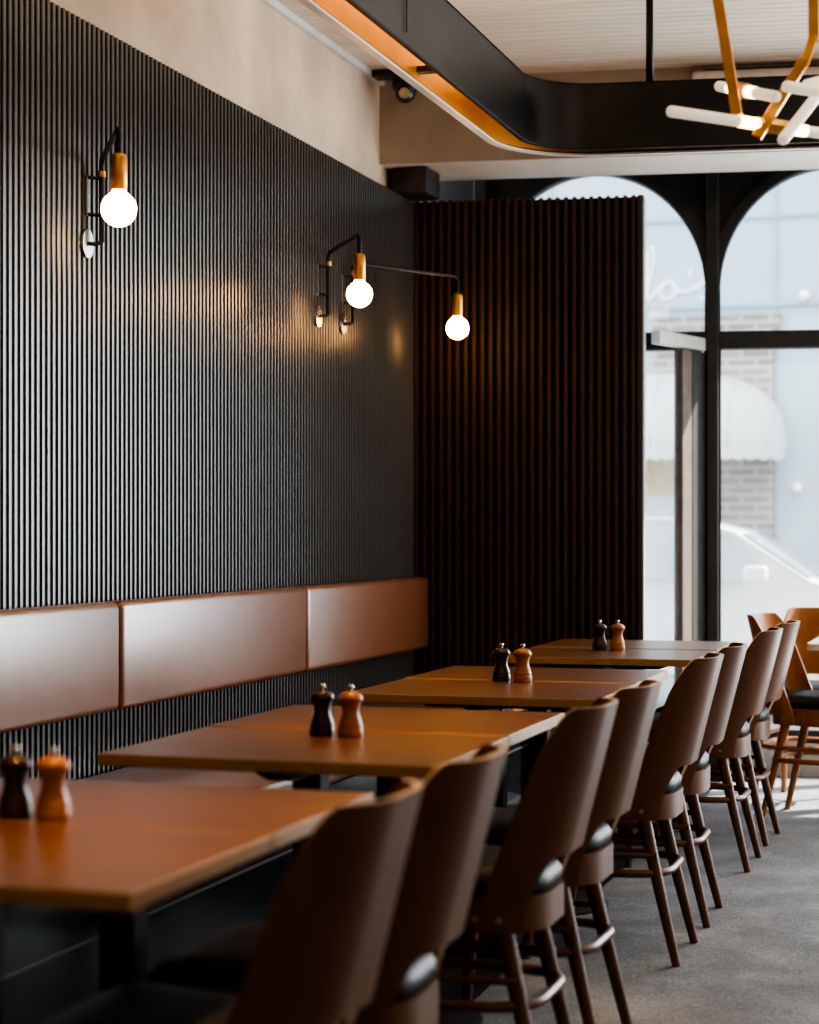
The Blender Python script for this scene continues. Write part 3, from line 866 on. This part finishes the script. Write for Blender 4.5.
# dome awning
t = thing('dome_awning', 'white rounded canvas awning with scalloped hem across the street', 'awning', (-3.07, BY - .06, 1.985))
bm = BM(); nx, na = 20, 14
W2 = 1.14; prev = None
for i in range(na + 1):
    a = PI / 2 * i / na           # from the wall top forward and down
    row = []
    for k in range(61):
        u = -1 + 2 * k / 60
        e = math.sqrt(max(0, 1 - abs(u) ** 3.2))
        z = .72 * math.cos(a) * e ** .9 ; yv = -.85 * math.sin(a) * (.35 + .65 * e)
        row.append(bm.verts.new((u * W2, yv, z)))
    if prev:
        for k in range(60): 
            f = bm.faces.new((prev[k], prev[k + 1], row[k + 1], row[k])); f.smooth = True
    prev = row
obj('canopy', bm, M['awning'], t, smooth=1.2)
bm = BM(); prev = None
for k in range(121):
    u = -1 + 2 * k / 120; e = math.sqrt(max(0, 1 - abs(u) ** 3.2)); yv = -.85 * (.35 + .65 * e)
    d = .10 + .028 * abs(math.sin(u * 11 * PI))
    a_, b_ = bm.verts.new((u * W2, yv, 0)), bm.verts.new((u * W2 * 1.005, yv - .004, -d))
    if prev: bm.faces.new((prev[0], a_, b_, prev[1]))
    prev = (a_, b_)
obj('scalloped_hem', bm, M['awning'], t)
bm = BM(); 
for k in range(7):
    u = -.9 + 1.8 * k / 6; e = math.sqrt(max(0, 1 - abs(u) ** 3.2))
    add_tube(bm, [(u * W2, -.85 * math.sin(a) * (.35 + .65 * e) - .004, .72 * math.cos(a) * e ** .9 + .004) for a in [PI / 2 * q / 10 for q in range(11)]], .008, 6)
obj('ribs', bm, M['awning'], t)

# lamps on the blue building
def globe(x, z, lab):
    t = thing('facade_lamp', lab, 'lamp', (x, BY + .02, z), 0, 'small globe lamps on the blue building')
    bm = BM(); bmesh.ops.create_uvsphere(bm, u_segments=20, v_segments=12, radius=.05, matrix=Matrix.Translation((0, -.10, 0))); obj('globe', bm, M['lampglobe'], t, smooth=2)
    bm = BM(); add_tube(bm, [(0, 0, -.02), (0, -.06, -.05), (0, -.10, -.045)], .012, 8); obj('arm', bm, M['bluetrim'], t, smooth=1)
globe(-1.78, 3.40, 'small round white lamp high on the pale blue wall')
globe(-1.85, 1.62, 'small round lamp low on the pale blue wall beside the awning')

# parked white car
t = thing('parked_car', 'white car parked across the street, blown out by sunlight', 'car', (-2.6, 14.3, GZ))
prof = [(-2.15, .32), (-2.18, .72), (-2.05, .95), (-1.62, 1.02), (-1.15, 1.40), (-.55, 1.475), (.35, 1.455), (.75, 1.36), (1.30, 1.0), (1.95, .86), (2.17, .68), (2.18, .36)]
bm = BM(); rows = []
for yv, sc, up in ((-.80, .97, 0), (-.84, 1, .0), (.84, 1, 0), (.80, .97, 0)):
    rows.append([bm.verts.new((x * sc, yv * (1 if z < 1.0 else .84), .32 + (z - .32) * sc)) for x, z in prof])
for A_, B_ in zip(rows, rows[1:]):
    for k in range(len(prof)): bm.faces.new((A_[k], A_[(k + 1) % len(prof)], B_[(k + 1) % len(prof)], B_[k]))
bm.faces.new(rows[0]); bm.faces.new(rows[-1])
bev(bm, .02, 2, [e for e in bm.edges])
obj('body', bm, M['carwhite'], t, smooth=.6)
for sy in (-1, 1):
    bm = BM(); vs = [bm.verts.new((x, sy * (.842 - .135 * ((z - 1.0) / .4)), z)) for x, z in ((-1.42, 1.03), (-1.05, 1.35), (-.15, 1.40), (-.15, 1.02))]; bm.faces.new(vs)
    vs = [bm.verts.new((x, sy * (.842 - .135 * ((z - 1.0) / .4)), z)) for x, z in ((-.07, 1.02), (-.07, 1.40), (.40, 1.39), (.70, 1.30), (1.05, 1.02))]; bm.faces.new(vs)
    obj('side_windows', bm, M['carglass'], t)
    bm = BM(); add_box(bm, .86, 1.02, sy * .98 - .09, sy * .98 + .09, 1.0, 1.12); bev(bm, .03, 3); obj('wing_mirror', bm, M['carwhite'], t, smooth=.8)
bm = BM(); vs = [bm.verts.new(p) for p in ((.80, -.62, 1.345), (.80, .62, 1.345), (1.27, .66, 1.035), (1.27, -.66, 1.035))]; bm.faces.new(vs); obj('windscreen', bm, M['carglass'], t)
for x in (-1.35, 1.38):
    for sy in (-1, 1):
        bm = BM(); bmesh.ops.create_cone(bm, cap_ends=True, segments=28, radius1=.32, radius2=.32, depth=.2, matrix=Matrix.Translation((x, sy * .76, .32)) @ Matrix.Rotation(PI / 2, 4, 'X')); bev(bm, .02, 2)
        w = obj('wheel', bm, M['tyre'], t, smooth=.6)
        bm = BM(); bmesh.ops.create_cone(bm, cap_ends=True, segments=24, radius1=.2, radius2=.2, depth=.02, matrix=Matrix.Translation((x, sy * .865, .32)) @ Matrix.Rotation(PI / 2, 4, 'X')); obj('hub_cap', bm, M['silver'], w, smooth=.6)

# ------------------------------------------------------------------ light
w = D.worlds.new('sky'); SC.world = w; w.use_nodes = True
n = w.node_tree.nodes; n.clear()
bg = n.new('ShaderNodeBackground'); ou = n.new('ShaderNodeOutputWorld')
bg.inputs[0].default_value = (.86, .93, 1.0, 1); bg.inputs[1].default_value = 2.7
w.node_tree.links.new(bg.outputs[0], ou.inputs[0])

def light(name, typ, loc, energy, col=(1, 1, 1), **kw):
    l = D.lights.new(name, typ); l.energy = energy; l.color = col
    for k, v in kw.items(): setattr(l, k, v)
    o = D.objects.new(name, l); COL.objects.link(o); o.location = loc
    return o
sun = light('sun', 'SUN', (3, 14, 8), 15.0, (1, .95, .88), angle=.012)
d = Vector((-.5, -.45, -.54)); sun.rotation_euler = d.to_track_quat('-Z', 'Y').to_euler()
# added fill lights, unseen: cool by the windows, warm over the room
x, y = fl(PIT * 2.94)
a1 = light('window_fill', 'AREA', (x + .2 * math.sin(SK), y - .2 * math.cos(SK), 1.7), 260, (.88, .95, 1), shape='RECTANGLE', size=4.6, size_y=2.8)  # added fill, strengthens the daylight from the windows
a1.rotation_euler = (-PI / 2, 0, SK)
a2 = light('side_fill', 'AREA', (4.4, 7.6, 1.7), 32, (.92, .96, 1), shape='RECTANGLE', size=2.6, size_y=3.4)  # added fill from the right, no window in that wall
a2.rotation_euler = (0, PI / 2, 0)
light('warm_fill', 'POINT', (.5, 4.6, 2.55), 4, (1, .55, .24), shadow_soft_size=.2)  # added warm fill near the chandelier
light('warm_fill', 'POINT', (-.1, 7.6, 2.0), 7, (1, .46, .15), shadow_soft_size=.2)  # added warm fill for the chairs by the window, no lamp there
for p, e in (((-1.25, 2.75, 3.3), 190), ((-1.25, 4.3, 3.3), 140), ((-1.5, 5.7, 3.3), 60)):
    sp = light('table_fill', 'SPOT', p, e, (1, .50, .17), shadow_soft_size=.06, spot_size=math.radians(30), spot_blend=.9)  # added warm fill onto the tables, no fitting above

# added warm fill over the channel brightens plaster and boards; faint strip inside
up = light('channel_fill', 'AREA', (-1.82, 3.3, cz1 + .012), 34, (1, .72, .45), shape='RECTANGLE', size=.06, size_y=7.5); up.rotation_euler = (PI, 0, 0)
dn = light('channel_strip', 'AREA', (-1.80, 3.6, cz1 - .02), 14, (1, .52, .16), shape='RECTANGLE', size=.03, size_y=7.0)
for p, e in (((.6, 5.2, 2.75), 70), ((.6, 2.0, 2.75), 40)):
    sp = light('ceiling_fill', 'SPOT', p, e, (1, .88, .72), shadow_soft_size=.1, spot_size=math.radians(150), spot_blend=.6); sp.rotation_euler = (PI, 0, 0)  # unseen upward fill added to brighten the ceiling

# ------------------------------------------------------------------ camera
cd = D.cameras.new('camera'); cam = D.objects.new('camera', cd); COL.objects.link(cam)
cam.location = (0, 0, 1.22)
cam.rotation_euler = (PI / 2, 0, math.atan(596.5 / 1900))
cd.sensor_fit = 'HORIZONTAL'; cd.sensor_width = 36; cd.lens = 36 * 1900 / 819
cd.shift_x = 0; cd.shift_y = (531 - 512) / 819
cd.clip_start = .05; cd.clip_end = 200
cd.dof.use_dof = True; cd.dof.focus_distance = 6.3; cd.dof.aperture_fstop = 3.3; cd.dof.aperture_blades = 0
SC.camera = cam

SC.view_settings.view_transform = 'AgX'
SC.view_settings.look = 'AgX - High Contrast'
SC.view_settings.exposure = 0.62
try:
    SC.cycles.use_denoising = True
    SC.cycles.max_bounces = 8; SC.cycles.diffuse_bounces = 4; SC.cycles.transparent_max_bounces = 12
    SC.cycles.sample_clamp_indirect = 6; SC.cycles.caustics_reflective = False; SC.cycles.caustics_refractive = False
except Exception: pass
